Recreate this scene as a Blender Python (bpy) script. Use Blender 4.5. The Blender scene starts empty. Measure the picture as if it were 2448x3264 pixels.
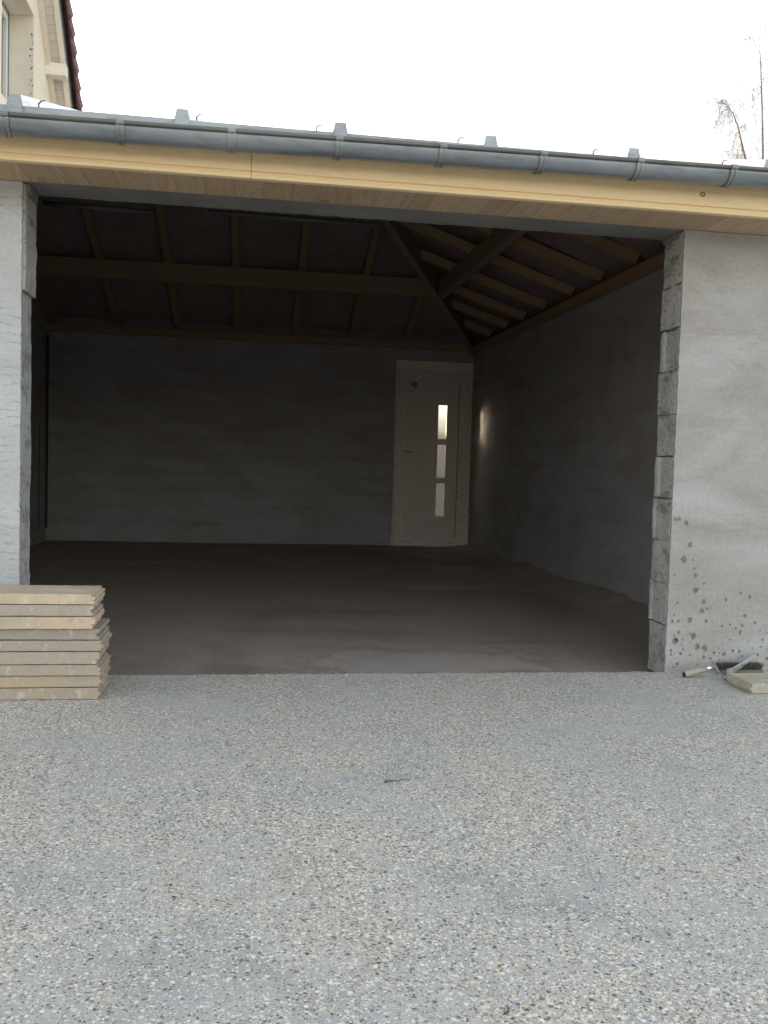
import bpy, bmesh, math, random
from mathutils import Vector, Matrix, noise
random.seed(7)
S = bpy.context.scene
W, H, T = 2.9044, 2.0532, 0.2025       # door opening: width, height, wall thickness
C = S.collection
R = math.radians

# ---------------------------------------------------------------- camera, light, exposure
cam = bpy.data.objects.new('camera', bpy.data.cameras.new('camera')); C.objects.link(cam)
yaw, pitch, roll = 0.1532, -0.0521, 0.0292
fwd = Vector((math.sin(yaw)*math.cos(pitch), math.cos(yaw)*math.cos(pitch), math.sin(pitch)))
rt = Vector((math.cos(yaw), -math.sin(yaw), 0)); up = rt.cross(fwd)
r2 = rt*math.cos(roll)+up*math.sin(roll); u2 = up*math.cos(roll)-rt*math.sin(roll)
cam.matrix_world = Matrix(((r2.x, u2.x, -fwd.x, 0.93), (r2.y, u2.y, -fwd.y, -3.9721), (r2.z, u2.z, -fwd.z, 0.9345), (0, 0, 0, 1)))
cam.data.sensor_fit = 'VERTICAL'; cam.data.sensor_height = 24.0; cam.data.sensor_width = 18.0
cam.data.lens = 24.0*2887.6/3264
cam.data.clip_start = 0.05; cam.data.clip_end = 3000
S.camera = cam
SUN_AZ, SUN_EL = -40.0, 8.5          # degrees, azimuth from +Y towards +X
w = bpy.data.worlds.new('World'); S.world = w; w.use_nodes = True
nt = w.node_tree; bg = nt.nodes['Background']
sky = nt.nodes.new('ShaderNodeTexSky'); sky.sky_type = 'NISHITA'; sky.sun_disc = False
sky.sun_elevation = R(SUN_EL); sky.sun_rotation = R(SUN_AZ)
sky.air_density = 1.0; sky.dust_density = 2.5; sky.ozone_density = 0.6
hs = nt.nodes.new('ShaderNodeHueSaturation'); hs.inputs['Saturation'].default_value = .50
tn = nt.nodes.new('ShaderNodeMix'); tn.data_type = 'RGBA'; tn.blend_type = 'MULTIPLY'; tn.inputs[0].default_value = 1; tn.inputs[7].default_value = (1.045, .993, .965, 1)
nt.links.new(sky.outputs[0], hs.inputs['Color']); nt.links.new(hs.outputs[0], tn.inputs[6]); nt.links.new(tn.outputs[2], bg.inputs[0]); bg.inputs[1].default_value = 0.15
sun = bpy.data.objects.new('sun', bpy.data.lights.new('sun', 'SUN')); C.objects.link(sun)
sun.data.energy = 5.0; sun.data.angle = R(2.0); sun.data.color = (1, 0.80, 0.55)
sd = Vector((math.sin(R(SUN_AZ))*math.cos(R(SUN_EL)), math.cos(R(SUN_AZ))*math.cos(R(SUN_EL)), math.sin(R(SUN_EL))))
sun.rotation_euler = sd.to_track_quat('Z', 'Y').to_euler(); sun.location = (-8, 12, 12)
S.view_settings.view_transform = 'Standard'; S.view_settings.look = 'None'
S.view_settings.exposure = 2.35; S.view_settings.gamma = 1
S.cycles.max_bounces = 10; S.cycles.diffuse_bounces = 6

# ---------------------------------------------------------------- node helpers
class NM:
    def __init__(s, name):
        s.m = bpy.data.materials.new(name); s.m.use_nodes = True
        s.t = s.m.node_tree; s.b = s.t.nodes['Principled BSDF']; s.co = None
    def n(s, ty, **kw):
        x = s.t.nodes.new(ty)
        for k, v in kw.items(): setattr(x, k, v)
        return x
    def put(s, node, key, v):
        i = node.inputs[key]
        if hasattr(v, 'links'): s.t.links.new(v, i)
        elif isinstance(v, (tuple, list)) and len(v) == 3 and len(i.default_value) == 4: i.default_value = (*v, 1)
        else: i.default_value = v
    def coord(s, scale=(1, 1, 1), loc=(0, 0, 0)):
        if not s.co: s.co = s.n('ShaderNodeTexCoord').outputs['Object']
        m = s.n('ShaderNodeMapping'); s.t.links.new(s.co, m.inputs[0])
        m.inputs['Scale'].default_value = scale; m.inputs['Location'].default_value = loc
        return m.outputs[0]
    def noise(s, sc, det=3, rough=.55, vec=None, col=False, dist=0):
        x = s.n('ShaderNodeTexNoise'); x.inputs['Scale'].default_value = sc; x.inputs['Detail'].default_value = det
        x.inputs['Roughness'].default_value = rough; x.inputs['Distortion'].default_value = dist
        s.t.links.new(vec or s.coord(), x.inputs['Vector']); return x.outputs['Color' if col else 'Fac']
    def ramp(s, v, *st, mode='LINEAR'):
        x = s.n('ShaderNodeValToRGB'); x.color_ramp.interpolation = mode; s.t.links.new(v, x.inputs[0])
        e = x.color_ramp.elements
        while len(e) < len(st): e.new(.5)
        for i, (p, c) in enumerate(st):
            e[i].position = p; e[i].color = (*c, 1) if isinstance(c, (tuple, list)) else (c, c, c, 1)
        return x.outputs[0]
    def mix(s, f, a, b, mode='MIX'):
        x = s.n('ShaderNodeMix', data_type='RGBA', blend_type=mode)
        s.put(x, 0, f); s.put(x, 6, a); s.put(x, 7, b); return x.outputs[2]
    def math(s, op, a, b=0.0, clamp=False):
        x = s.n('ShaderNodeMath', operation=op); x.use_clamp = clamp; s.put(x, 0, a); s.put(x, 1, b); return x.outputs[0]
    def sep(s, v=None):
        x = s.n('ShaderNodeSeparateXYZ'); s.t.links.new(v or s.coord(), x.inputs[0]); return x.outputs
    def bump(s, h, strength=.4, dist=.01, prev=None):
        x = s.n('ShaderNodeBump'); x.inputs['Strength'].default_value = strength; x.inputs['Distance'].default_value = dist
        s.t.links.new(h, x.inputs['Height'])
        if prev: s.t.links.new(prev, x.inputs['Normal'])
        return x.outputs[0]
    def done(s, col, rough=.9, nrm=None, metal=0, spec=.3):
        s.put(s.b, 'Base Color', col); s.put(s.b, 'Roughness', rough); s.put(s.b, 'Metallic', metal)
        s.b.inputs['Specular IOR Level'].default_value = spec
        if nrm: s.t.links.new(nrm, s.b.inputs['Normal'])
        return s.m

def plaster(name, c1, c2, c3, comb=False, streak=True, bands=False):
    k = NM(name)
    a = k.noise(1.6, 4, .6, k.coord((1, 1, 2.2)), dist=.6)
    col = k.ramp(a, (.30, c1), (.52, c2), (.72, c3))
    b = k.noise(55, 5, .7); col = k.mix(.22, col, k.ramp(b, (.3, .25), (.7, .75)), 'OVERLAY')
    if bands:                                   # block courses showing faintly through a thin coat
        zf = k.math('FRACT', k.math('DIVIDE', k.math('ADD', k.sep()[2], k.math('MULTIPLY', k.noise(2.5, 2), .05)), .2))
        col = k.mix(k.math('MULTIPLY', k.ramp(zf, (0., 1.), (.22, 0.), (.8, 0.), (1., .8)), k.ramp(k.noise(1.2, 3), (.4, .03), (.65, .24))), col, tuple(x*.55 for x in c1))
    if streak:
        t = k.noise(1.1, 3, .6, k.coord((1.2, 1, 4)), dist=1.5)
        col = k.mix(k.ramp(t, (.56, 0.), (.60, .5), (.68, 0.)), col, c1)
    n = k.bump(b, .25, .004)
    if comb:
        w_ = k.n('ShaderNodeTexWave', wave_type='BANDS', bands_direction='Z')
        k.t.links.new(k.coord((1, 1, 1)), w_.inputs[0]); w_.inputs['Scale'].default_value = 9
        w_.inputs['Distortion'].default_value = 5; w_.inputs['Detail'].default_value = 3; w_.inputs['Detail Scale'].default_value = 1.2
        patch = k.math('MULTIPLY', k.ramp(k.noise(5, 2, .5, k.coord((.9, 1, 1.4))), (.46, 0.), (.54, 1.)),
                       k.ramp(k.noise(30, 3, .6, k.coord((.6, 1, 1))), (.40, 0.), (.55, 1.)))
        edge = k.ramp(k.sep()[0], (0, 1.), (.0, 1.))
        xs = k.math('LESS_THAN', k.sep()[0], -.022)
        line = k.math('MULTIPLY', k.math('MULTIPLY', k.ramp(w_.outputs['Fac'], (.0, 1.), (.16, 0.)), patch), xs)
        col = k.mix(k.math('MULTIPLY', line, .38), col, tuple(x*.35 for x in c1))
        n = k.bump(line, -.6, .004, n)
    return k.done(col, .95, n)

def concrete(name, c1, c2, sc=14, pits=True, rough=.95, b=.5):
    k = NM(name)
    a = k.noise(sc*.35, 5, .65); col = k.ramp(a, (.3, c1), (.7, c2))
    if name == 'concrete_block':
        dq = k.noise(5.5, 5, .7, k.coord((1, 1, 1.6), (2, 0, 5)), dist=.8); col = k.mix(k.ramp(dq, (.52, 0.), (.66, .65)), col, (.13, .13, .12))
    f = k.noise(sc*9, 4, .7); col = k.mix(.45, col, k.ramp(f, (.25, .2), (.75, .8)), 'OVERLAY')
    h = f
    if pits:
        p = k.ramp(k.noise(sc*3.2, 3, .6), (.33, 0.), (.40, 1.)); col = k.mix(p, k.mix(.6, col, (.05, .05, .045)), col)
        h = k.math('ADD', k.math('MULTIPLY', p, 1.6), f)
    return k.done(col, rough, k.bump(h, b, .006))

def wood(name, axis, light, dark, plank=None, knots=True, gs=6.0):
    k = NM(name)
    st = [1, 1, 1]; st[axis] = .09
    off = (0, 0, 0)
    v = k.coord(tuple(st))
    if plank:                                   # boards side by side: shift the grain from board to board
        cr = k.sep()[plank[0]]
        idx = k.math('FLOOR', k.math('DIVIDE', cr, plank[1]))
        wn = k.n('ShaderNodeTexWhiteNoise', noise_dimensions='1D'); k.t.links.new(idx, wn.inputs['W'])
        va = k.n('ShaderNodeVectorMath', operation='MULTIPLY_ADD'); k.t.links.new(wn.outputs['Color'], va.inputs[0])
        va.inputs[1].default_value = (3, 3, 3); k.t.links.new(v, va.inputs[2]); v = va.outputs[0]
    g = k.noise(gs, 2, .5, v, dist=.8)
    rings = k.math('FRACT', k.math('MULTIPLY', g, 14.0))
    grain = k.ramp(rings, (0, .75), (.72, .25), (.9, 0.), (1, .7))
    fine = k.noise(60, 3, .6, v)
    mid = tuple((p+q)/2 for p, q in zip(light, dark))
    col = k.mix(k.math('MULTIPLY', grain, .75), mid, light)
    col = k.mix(k.ramp(fine, (.45, 0.), (.75, .5)), col, mid)
    if plank:
        tone = k.ramp(wn.outputs['Value'], (0, .86), (1, 1.04)); col = k.mix(1.0, col, tone, 'MULTIPLY')
        fr = k.math('FRACT', k.math('DIVIDE', cr, plank[1]))
        gap = k.math('GREATER_THAN', k.math('ABSOLUTE', k.math('SUBTRACT', fr, .5)), .485)
        col = k.mix(k.math('MULTIPLY', gap, .38), col, (.06, .035, .02))
    if knots:
        kv = [1, 1, 1]; kv[axis] = .55 if axis == 0 else 2.2
        if axis == 1: kv[0] = .7
        vo = k.n('ShaderNodeTexVoronoi', feature='F1'); k.t.links.new(k.coord(tuple(kv)), vo.inputs['Vector']); vo.inputs['Scale'].default_value = 7.0
        sp = k.n('ShaderNodeSeparateColor'); k.t.links.new(vo.outputs['Color'], sp.inputs[0])
        rr = k.math('MULTIPLY', k.math('SUBTRACT', sp.outputs[0], knots if not isinstance(knots, bool) else .72), .38)
        kn = k.math('LESS_THAN', vo.outputs['Distance'], rr); col = k.mix(k.math('MULTIPLY', kn, .8), col, (.11, .035, .014))
    if name.startswith('pine'):                 # the one ringed knot near the right end
        q = k.sep(); dx = k.math('SUBTRACT', q[0], 2.812-W/2); dz = k.math('MULTIPLY', k.math('SUBTRACT', q[2], 2.112), 1.15)
        rr = k.math('SQRT', k.math('ADD', k.math('MULTIPLY', dx, dx), k.math('MULTIPLY', dz, dz)))
        ring = k.ramp(k.math('MULTIPLY', rr, 40.), (0, .45), (.20, .25), (.33, 1.), (.46, 1.), (.52, .0), mode='LINEAR')
        col = k.mix(k.math('MULTIPLY', ring, .9), col, (.13, .03, .01))
    return k.done(col, .7, k.bump(rings, .06, .002))

def zinc(name, tint=(.46, .49, .52), rough=.42, metal=.75, dirt=.5):
    k = NM(name)
    a = k.noise(5, 4, .6, k.coord((.35, 1, 1))); b = k.noise(26, 3, .6, k.coord((.25, 1, 1)))
    col = k.ramp(a, (.3, tuple(x*.72 for x in tint)), (.6, tint), (.8, tuple(min(1, x*1.3) for x in tint)))
    col = k.mix(k.ramp(b, (.52, 0.), (.75, dirt)), col, tuple(x*.55 for x in tint))
    return k.done(col, k.ramp(a, (.3, rough-.08), (.7, rough+.12)), k.bump(b, .06, .002), metal, .5)

def plain(name, col, rough=.8, metal=0, var=.15, sc=20):
    k = NM(name); a = k.noise(sc, 3, .6)
    return k.done(k.ramp(a, (.3, tuple(x*(1-var) for x in col)), (.7, tuple(min(1, x*(1+var)) for x in col))), rough, k.bump(a, .12, .003), metal)

# ---- exposed aggregate paving
def aggregate():
    k = NM('exposed_aggregate')
    big = k.noise(.55, 3, .55); mid = k.noise(3.2, 4, .6, dist=.7)
    col = k.ramp(mid, (.30, (.32, .35, .35)), (.46, (.43, .45, .44)), (.58, (.475, .475, .445)), (.72, (.46, .435, .385)))
    sand = k.noise(340, 2, .7); col = k.mix(.45, col, k.ramp(sand, (.30, .25), (.70, .75)), 'OVERLAY')
    col = k.mix(k.ramp(big, (.35, 0.), (.65, .5)), col, (.46, .45, .425))
    yy = k.math('ADD', k.sep()[1], k.math('MULTIPLY', k.noise(7, 4, .65), .10))
    col = k.mix(k.ramp(yy, (0, 0.), (.045, .0), (.065, .55)), col, (.40, .345, .27))
    h = None
    dens = k.math('ADD', k.math('MULTIPLY', k.ramp(k.noise(1.5, 4, .65, dist=.8), (.34, 0.), (.62, 1.)), .62), .06)
    pq = k.sep(); gx = k.ramp(k.math('MULTIPLY', k.math('ADD', pq[0], 1.0), .25), (.20, .16), (.62, -.06)); gy = k.ramp(k.math('MULTIPLY', k.math('ADD', pq[1], 3.0), .33), (.10, -.10), (.35, .08), (.72, .04), (.95, -.10))
    dens = k.math('ADD', dens, k.math('ADD', k.math('SUBTRACT', gx, .06), gy))
    for sc, rad, dk, seed in ((225, .56, .17, 3.1), (142, .56, .10, 1.7), (90, .52, -.08, 0.3)):
        vo = k.n('ShaderNodeTexVoronoi', feature='F1', voronoi_dimensions='2D')
        warp = k.n('ShaderNodeVectorMath', operation='MULTIPLY_ADD')
        k.t.links.new(k.noise(sc*.8, 2, .5, col=True), warp.inputs[0]); warp.inputs[1].default_value = (.55/sc,)*3
        k.t.links.new(k.coord((1, 1, 1), (seed, seed*2, 0)), warp.inputs[2])
        k.t.links.new(warp.outputs[0], vo.inputs['Vector']); vo.inputs['Scale'].default_value = sc
        sp = k.n('ShaderNodeSeparateColor'); k.t.links.new(vo.outputs['Color'], sp.inputs[0])
        r_ = k.math('ADD', k.math('MULTIPLY', sp.outputs[1], .26), rad-.30)
        ins = k.math('LESS_THAN', vo.outputs['Distance'], r_)
        has = k.math('LESS_THAN', sp.outputs[0], k.math('ADD', dens, dk))
        m = k.math('MULTIPLY', ins, has)
        pal = k.ramp(sp.outputs[2], (0, (.08, .075, .07)), (.05, (.17, .145, .13)), (.15, (.28, .24, .205)), (.23, (.34, .22, .15)), (.26, (.42, .385, .33)), (.44, (.56, .52, .44)),
                     (.62, (.78, .73, .61)), (.82, (.74, .62, .38)), (.86, (.86, .84, .76)), mode='CONSTANT')
        col = k.mix(k.math('MULTIPLY', m, .82), col, k.mix(.35, pal, k.ramp(k.noise(500, 1), (.3, .3), (.7, .6)), 'OVERLAY'))
        dome = k.math('MULTIPLY', k.math('SUBTRACT', r_, vo.outputs['Distance']), m)
        h = dome if h is None else k.math('MAXIMUM', h, dome)
    hh = k.math('ADD', k.math('MULTIPLY', h, 1.5), k.math('MULTIPLY', sand, .25))
    return k.done(col, .78, k.bump(hh, .45, .004), spec=.35)

def floor_mat():
    k = NM('screed_floor')
    a = k.noise(1.0, 5, .6, k.coord((1, .6, 1)), dist=.9)
    col = k.ramp(a, (.30, (.28, .22, .175)), (.48, (.345, .29, .24)), (.62, (.335, .29, .25)), (.75, (.41, .36, .31)))
    b = k.noise(70, 5, .7); col = k.mix(.4, col, k.ramp(b, (.3, .25), (.7, .75)), 'OVERLAY')
    c = k.noise(260, 2, .6); col = k.mix(k.ramp(c, (.66, 0.), (.72, .5)), col, (.42, .38, .32))
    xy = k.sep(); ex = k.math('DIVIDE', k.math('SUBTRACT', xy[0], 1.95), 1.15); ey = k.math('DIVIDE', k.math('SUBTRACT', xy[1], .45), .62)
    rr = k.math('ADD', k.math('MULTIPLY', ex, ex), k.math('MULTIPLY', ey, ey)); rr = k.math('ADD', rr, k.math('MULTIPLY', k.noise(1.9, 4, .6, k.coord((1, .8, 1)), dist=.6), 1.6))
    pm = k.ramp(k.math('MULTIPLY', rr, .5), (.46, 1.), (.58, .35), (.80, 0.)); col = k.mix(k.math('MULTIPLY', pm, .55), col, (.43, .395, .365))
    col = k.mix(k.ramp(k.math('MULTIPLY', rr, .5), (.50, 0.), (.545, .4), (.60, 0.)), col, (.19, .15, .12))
    wet = k.noise(1.3, 3, .5, k.coord((.4, 1, 1), (3, 1, 0)), dist=.8)
    ro = k.ramp(wet, (.50, .85), (.60, .42))
    return k.done(col, ro, k.bump(b, .25, .004), spec=.4)

M = {}
M['render_r'] = plaster('cement_render', (.31, .285, .255), (.38, .365, .35), (.44, .44, .445))
M['render_l'] = plaster('combed_cement_render', (.42, .42, .41), (.50, .51, .52), (.54, .56, .58), comb=True, streak=False)
M['wall_in'] = plaster('interior_cement_render', (.31, .285, .275), (.37, .36, .37), (.41, .41, .44), streak=False, bands=True)
M['block'] = concrete('concrete_block', (.34, .345, .34), (.49, .495, .485), 16)
M['block_light'] = concrete('mortar_fillet', (.38, .38, .365), (.50, .50, .48), 20, False)
M['lintel'] = concrete('cast_concrete', (.15, .15, .14), (.23, .228, .215), 8, False, b=.25)
M['mortar'] = concrete('mortar', (.10, .10, .095), (.24, .235, .23), 24)
M['agg'] = aggregate(); M['floor'] = floor_mat()
M['soil'] = plain('soil', (.12, .10, .07), .95, sc=3)
M['stain'] = plain('mud_splash', (.20, .185, .165), .95, sc=60)
M['soffit'] = wood('spruce_soffit', 1, (.66, .50, .34), (.27, .155, .085), plank=(0, .118), knots=.60)
M['fascia'] = wood('pine_fascia', 0, (.85, .67, .42), (.69, .49, .26), knots=.93, gs=9)
M['rafter'] = wood('rafter_wood', 0, (.37, .255, .15), (.25, .165, .095), knots=False)
M['purlin'] = wood('purlin_wood', 0, (.30, .225, .14), (.21, .155, .10), knots=False)
M['under'] = plain('roof_underlay', (.27, .21, .205), .9, sc=4)
M['zinc'] = zinc('weathered_zinc', (.31, .34, .375), .42, .6, .85)
M['zinc_b'] = zinc('sky_glare_zinc', (.62, .65, .69), .30, .9, .5)  # paler, shinier zinc: sky glare on the roof tops put into the material
M['zinc_m'] = zinc('dull_zinc', (.44, .47, .50), .60, .30, 1.0)  # greyer copy of that zinc for cap fronts and drip edge
M['bead'] = zinc('grimy_zinc_bead', (.17, .175, .16), .5, .5, .8)
M['galv'] = zinc('galvanised_steel', (.33, .36, .35), .40, .7)
M['pvc'] = plain('grey_pvc', (.02, .02, .022), .6)
M['black'] = plain('black_plastic', (.02, .02, .02), .5)
M['wplast'] = plain('white_cable_cover', (.42, .40, .38), .5)
M['foam'] = plain('expanding_foam', (.50, .33, .13), .95, sc=50)
M['creampaint'] = plain('cream_house_render', (.74, .66, .54), .85, var=.06)
M['whitewood'] = plain('white_painted_wood', (.80, .75, .66), .6, var=.05)
M['upvc'] = plain('white_window_frame', (.78, .78, .72), .35, var=.03)
M['seal'] = plain('blue_grey_sealant', (.16, .19, .22), .6, var=.2)
M['tile'] = plain('brown_roof_tile', (.15, .085, .085), .8, var=.35, sc=9)

# ---------------------------------------------------------------- mesh helpers
def obj(name, bm, mats, parent=None, smooth=False, loc=None):
    me = bpy.data.meshes.new(name)
    bmesh.ops.recalc_face_normals(bm, faces=bm.faces); bm.to_mesh(me); bm.free()
    for m in (mats if isinstance(mats, (list, tuple)) else [mats]): me.materials.append(m)
    if smooth:
        for p in me.polygons: p.use_smooth = True
    o = bpy.data.objects.new(name, me); C.objects.link(o)
    if parent: o.parent = parent
    if loc: o.location = loc
    return o
def tag(o, label=None, cat=None, group=None, kind=None):
    if label: o['label'] = label
    if cat: o['category'] = cat
    if group: o['group'] = group
    if kind: o['kind'] = kind
    return o
def thing(name, label, cat, loc=(0, 0, 0), group=None):
    o = bpy.data.objects.new(name, None); C.objects.link(o); o.location = loc
    return tag(o, label, cat, group)
def NB(): return bmesh.new()
def box(bm, x0, x1, y0, y1, z0, z1, mi=0):
    v = [bm.verts.new(p) for p in ((x0,y0,z0),(x1,y0,z0),(x1,y1,z0),(x0,y1,z0),(x0,y0,z1),(x1,y0,z1),(x1,y1,z1),(x0,y1,z1))]
    for f in ((0,3,2,1),(4,5,6,7),(0,1,5,4),(1,2,6,5),(2,3,7,6),(3,0,4,7)):
        bm.faces.new([v[i] for i in f]).material_index = mi
    return bm
def beam(bm, p0, p1, wd, h, upv=(0, 0, 1), mi=0):
    p0, p1 = Vector(p0), Vector(p1); d = (p1-p0).normalized()
    s = d.cross(Vector(upv)).normalized()*wd/2; t = s.cross(d).normalized()*h/2
    v = [bm.verts.new(p+a*s+b*t) for p in (p0, p1) for a, b in ((-1,-1),(1,-1),(1,1),(-1,1))]
    for f in ((0,1,2,3),(7,6,5,4),(0,4,5,1),(1,5,6,2),(2,6,7,3),(3,7,4,0)): bm.faces.new([v[i] for i in f]).material_index = mi
    return bm
def prism(bm, pts, fn, d0, d1, mi=0):
    """pts 2D outline, fn(a,b,d) -> 3D; extruded from d0 to d1"""
    A = [bm.verts.new(fn(a, b, d0)) for a, b in pts]; B = [bm.verts.new(fn(a, b, d1)) for a, b in pts]
    bm.faces.new(A).material_index = mi; bm.faces.new(B[::-1]).material_index = mi
    n = len(pts)
    for i in range(n): bm.faces.new((A[i], B[i], B[(i+1) % n], A[(i+1) % n])).material_index = mi
    return bm
def tube(bm, pts, rad, seg=8, cap=True, mi=0):
    pts = [Vector(p) for p in pts]; rings = []
    if not isinstance(rad, (list, tuple)): rad = [rad]*len(pts)
    ref = Vector((0, 0, 1))
    for i, p in enumerate(pts):
        d = (pts[min(i+1, len(pts)-1)]-pts[max(i-1, 0)]).normalized()
        if abs(d.dot(ref)) > .95: ref = Vector((1, 0, 0)) if abs(d.x) < .9 else Vector((0, 1, 0))
        a = d.cross(ref).normalized(); b = a.cross(d).normalized()
        rings.append([bm.verts.new(p+(a*math.cos(t)+b*math.sin(t))*rad[i]) for t in [2*math.pi*k/seg for k in range(seg)]])
    for q, s in zip(rings, rings[1:]):
        for k in range(seg): bm.faces.new((q[k], q[(k+1) % seg], s[(k+1) % seg], s[k])).material_index = mi
    if cap and seg > 2:
        bm.faces.new(rings[0][::-1]).material_index = mi; bm.faces.new(rings[-1]).material_index = mi
    return bm
def rough_box(bm, x0, x1, y0, y1, z0, z1, n, amp, freq=40, seed=0.0, mi=0):
    """box cut into a fine grid whose surface is worn by noise"""
    nx, ny, nz = n; g = {}
    def V(i, j, k):
        if (i, j, k) not in g:
            p = Vector((x0+(x1-x0)*i/nx, y0+(y1-y0)*j/ny, z0+(z1-z0)*k/nz))
            q = noise.noise_vector(p*freq+Vector((seed, seed*1.7, -seed)))*.7+noise.noise_vector(p*freq*.25+Vector((seed, 0, seed)))*.8
            e = sum((i in (0, nx), j in (0, ny), k in (0, nz)))
            pull = Vector(((x0+x1)/2-p.x, (y0+y1)/2-p.y, (z0+z1)/2-p.z))
            c = Vector((math.copysign(1, pull.x)*(i in (0, nx)), math.copysign(1, pull.y)*(j in (0, ny)), math.copysign(1, pull.z)*(k in (0, nz))))
            wv = abs(noise.noise(p*freq*.6+Vector((seed,)*3)))*1.6+.25
            p = p+Vector((q.x*amp[0], q.y*amp[1], q.z*amp[2]))+(c*wv*max(amp)*.9 if e > 1 else c*0)
            g[(i, j, k)] = bm.verts.new(p)
        return g[(i, j, k)]
    for i in range(nx):
        for j in range(ny):
            for k in (0, nz): bm.faces.new((V(i,j,k), V(i+1,j,k), V(i+1,j+1,k), V(i,j+1,k))).material_index = mi
    for i in range(nx):
        for k in range(nz):
            for j in (0, ny): bm.faces.new((V(i,j,k), V(i+1,j,k), V(i+1,j,k+1), V(i,j,k+1))).material_index = mi
    for j in range(ny):
        for k in range(nz):
            for i in (0, nx): bm.faces.new((V(i,j,k), V(i,j+1,k), V(i,j+1,k+1), V(i,j,k+1))).material_index = mi
    return bm
def clip(poly, a, b, c):
    """keep a*x+b*y+c >= 0"""
    out = []
    for i, p in enumerate(poly):
        q = poly[(i+1) % len(poly)]; fp = a*p[0]+b*p[1]+c; fq = a*q[0]+b*q[1]+c
        if fp >= 0: out.append(p)
        if (fp >= 0) != (fq >= 0):
            t = fp/(fp-fq); out.append((p[0]+(q[0]-p[0])*t, p[1]+(q[1]-p[1])*t))
    return out
def ragged(a, b, n, amp, seed, fr=35):
    """points from a to b (2D) with sideways noise"""
    d = (Vector(b)-Vector(a)); nn = Vector((-d.y, d.x)).normalized(); o = []
    for i in range(n+1):
        p = Vector(a)+d*i/n; q = Vector((p.x*fr, p.y*fr, seed))
        o.append(tuple(p+nn*amp*(noise.noise(q)+.6*noise.noise(q*3.1))))
    return o

# ---------------------------------------------------------------- setting
W, H, T = 2.9044, 2.0532, 0.2025
XL, XR, YB, ZF = -1.3332, 3.6782, 6.9367, -0.0478
# ground sheet to the horizon
bm = NB(); v = [bm.verts.new(p) for p in ((-900,-900,-.075),(900,-900,-.075),(900,900,-.075),(-900,900,-.075))]; bm.faces.new(v)
tag(obj('ground', bm, M['soil']), kind='structure')
# driveway: exposed aggregate slab whose far edge stops raggedly at the threshold
edge = ragged((-3.2, -.004), (5.2, -.004), 1400, .015, 3.3, 16)
for i, p in enumerate(edge):
    if p[0] < 0 or p[0] > W: edge[i] = (p[0], .006)
bm = NB(); prism(bm, edge+[(5.2, .006), (12, .006), (12, -14), (-9, -14), (-9, .006), (-3.2, .006)], lambda a, b, d: (a, b, d), -.07, 0)
tag(obj('driveway', bm, M['agg']), kind='structure')
# garage floor: uneven screed
bm = NB(); nx, ny = 110, 150; gv = {}
for i in range(nx+1):
    for j in range(ny+1):
        x = XL-.1+(XR-XL+.2)*i/nx; y = -.06+(YB+.12)*j/ny
        z = ZF+.008*noise.noise(Vector((x*.8, y*.8, 1)))+.003*noise.noise(Vector((x*6, y*6, 2)))
        dx = XR-x
        if dx < .30: z += (.30-max(dx, 0))/.30*(.045+.06*noise.noise(Vector((.5, y*1.3, 5)))+.02*noise.noise(Vector((.5, y*7, 5))))*min(1, max(0, (y-.4)/.8))
        gv[i, j] = bm.verts.new((x, y, z))
for i in range(nx):
    for j in range(ny): bm.faces.new((gv[i,j], gv[i+1,j], gv[i+1,j+1], gv[i,j+1]))
tag(obj('floor', bm, M['floor'], smooth=True), kind='structure')

# ---------------------------------------------------------------- the garage
G = thing('garage', 'low unfinished cement-rendered garage with a wide doorless opening and zinc roof', 'garage', (W/2, 0, 0))
GO = Vector((-W/2, 0, 0))
_o = obj
def gobj(name, bm, mats, parent=None, **kw):       # parts of the garage: shapes are given in world metres
    for v in bm.verts: v.co += GO
    o = _o(name, bm, mats, parent or G, **kw)
    if parent is None or parent is G: pass
    return o
# mats use object coordinates: make them equal for all garage parts

# front walls: a cement skin with a ragged edge over the blocks
lz = ragged((0, 2.052), (0, 0), 170, .0035, 1.2, 45)
bm = NB(); prism(bm, [(-1.53, 0), (-1.53, 2.052)]+[(a, b) for a, b in lz], lambda a, b, d: (a, d, b), 0.0, .012)
gobj('front_wall_render', bm, M['render_l'])
rz = ragged((W, 0), (W, 2.052), 170, .0035, 7.7, 45)
bm = NB(); prism(bm, [(a, b) for a, b in rz]+[(3.88, 2.052), (3.88, 0)], lambda a, b, d: (a, d, b), 0.0, .012)
# mud splashes thrown up on the foot of the wall
spots = [(3.039,.383,.011),(3.048,.392,.008),(3.031,.390,.006),(3.085,.335,.012),(3.076,.289,.012),(3.017,.246,.014),(3.039,.17,.016),(3.06,.119,.014),(3.098,.113,.016),(2.947,.146,.016),
         (2.975,.53,.018),(3.003,.603,.013),(2.978,.704,.012),(2.923,.719,.010),(2.940,.722,.010),(3.036,.458,.009),(2.951,.326,.006),(3.02,.53,.006),(3.03,.49,.006),(2.93,.46,.006),(2.93,.24,.009),(2.96,.24,.008),(3.10,.30,.007),(3.10,.24,.008),(2.93,.10,.008),(3.08,.42,.007)]
rs = random.Random(5)
for _ in range(330):
    z = .02+abs(rs.gauss(0, .16)); x = 2.93+rs.random()*.92
    if z < .62: spots.append((x, z, .0016+rs.random()**3*.0075))
for sx, sz, sr in spots:
    n = 11; ph = rs.random()*9
    vs = [bm.verts.new((sx+sr*(.85+.6*noise.noise(Vector((k*.9, ph, sx*90))))*math.cos(2*math.pi*k/n), -.0012, sz+sr*(1.0+.6*noise.noise(Vector((k*.9, ph, sz*90+3))))*math.sin(2*math.pi*k/n))) for k in range(n)]
    f = bm.faces.new(vs); f.material_index = 1
gobj('front_wall_render', bm, [M['render_r'], M['stain']])
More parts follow.
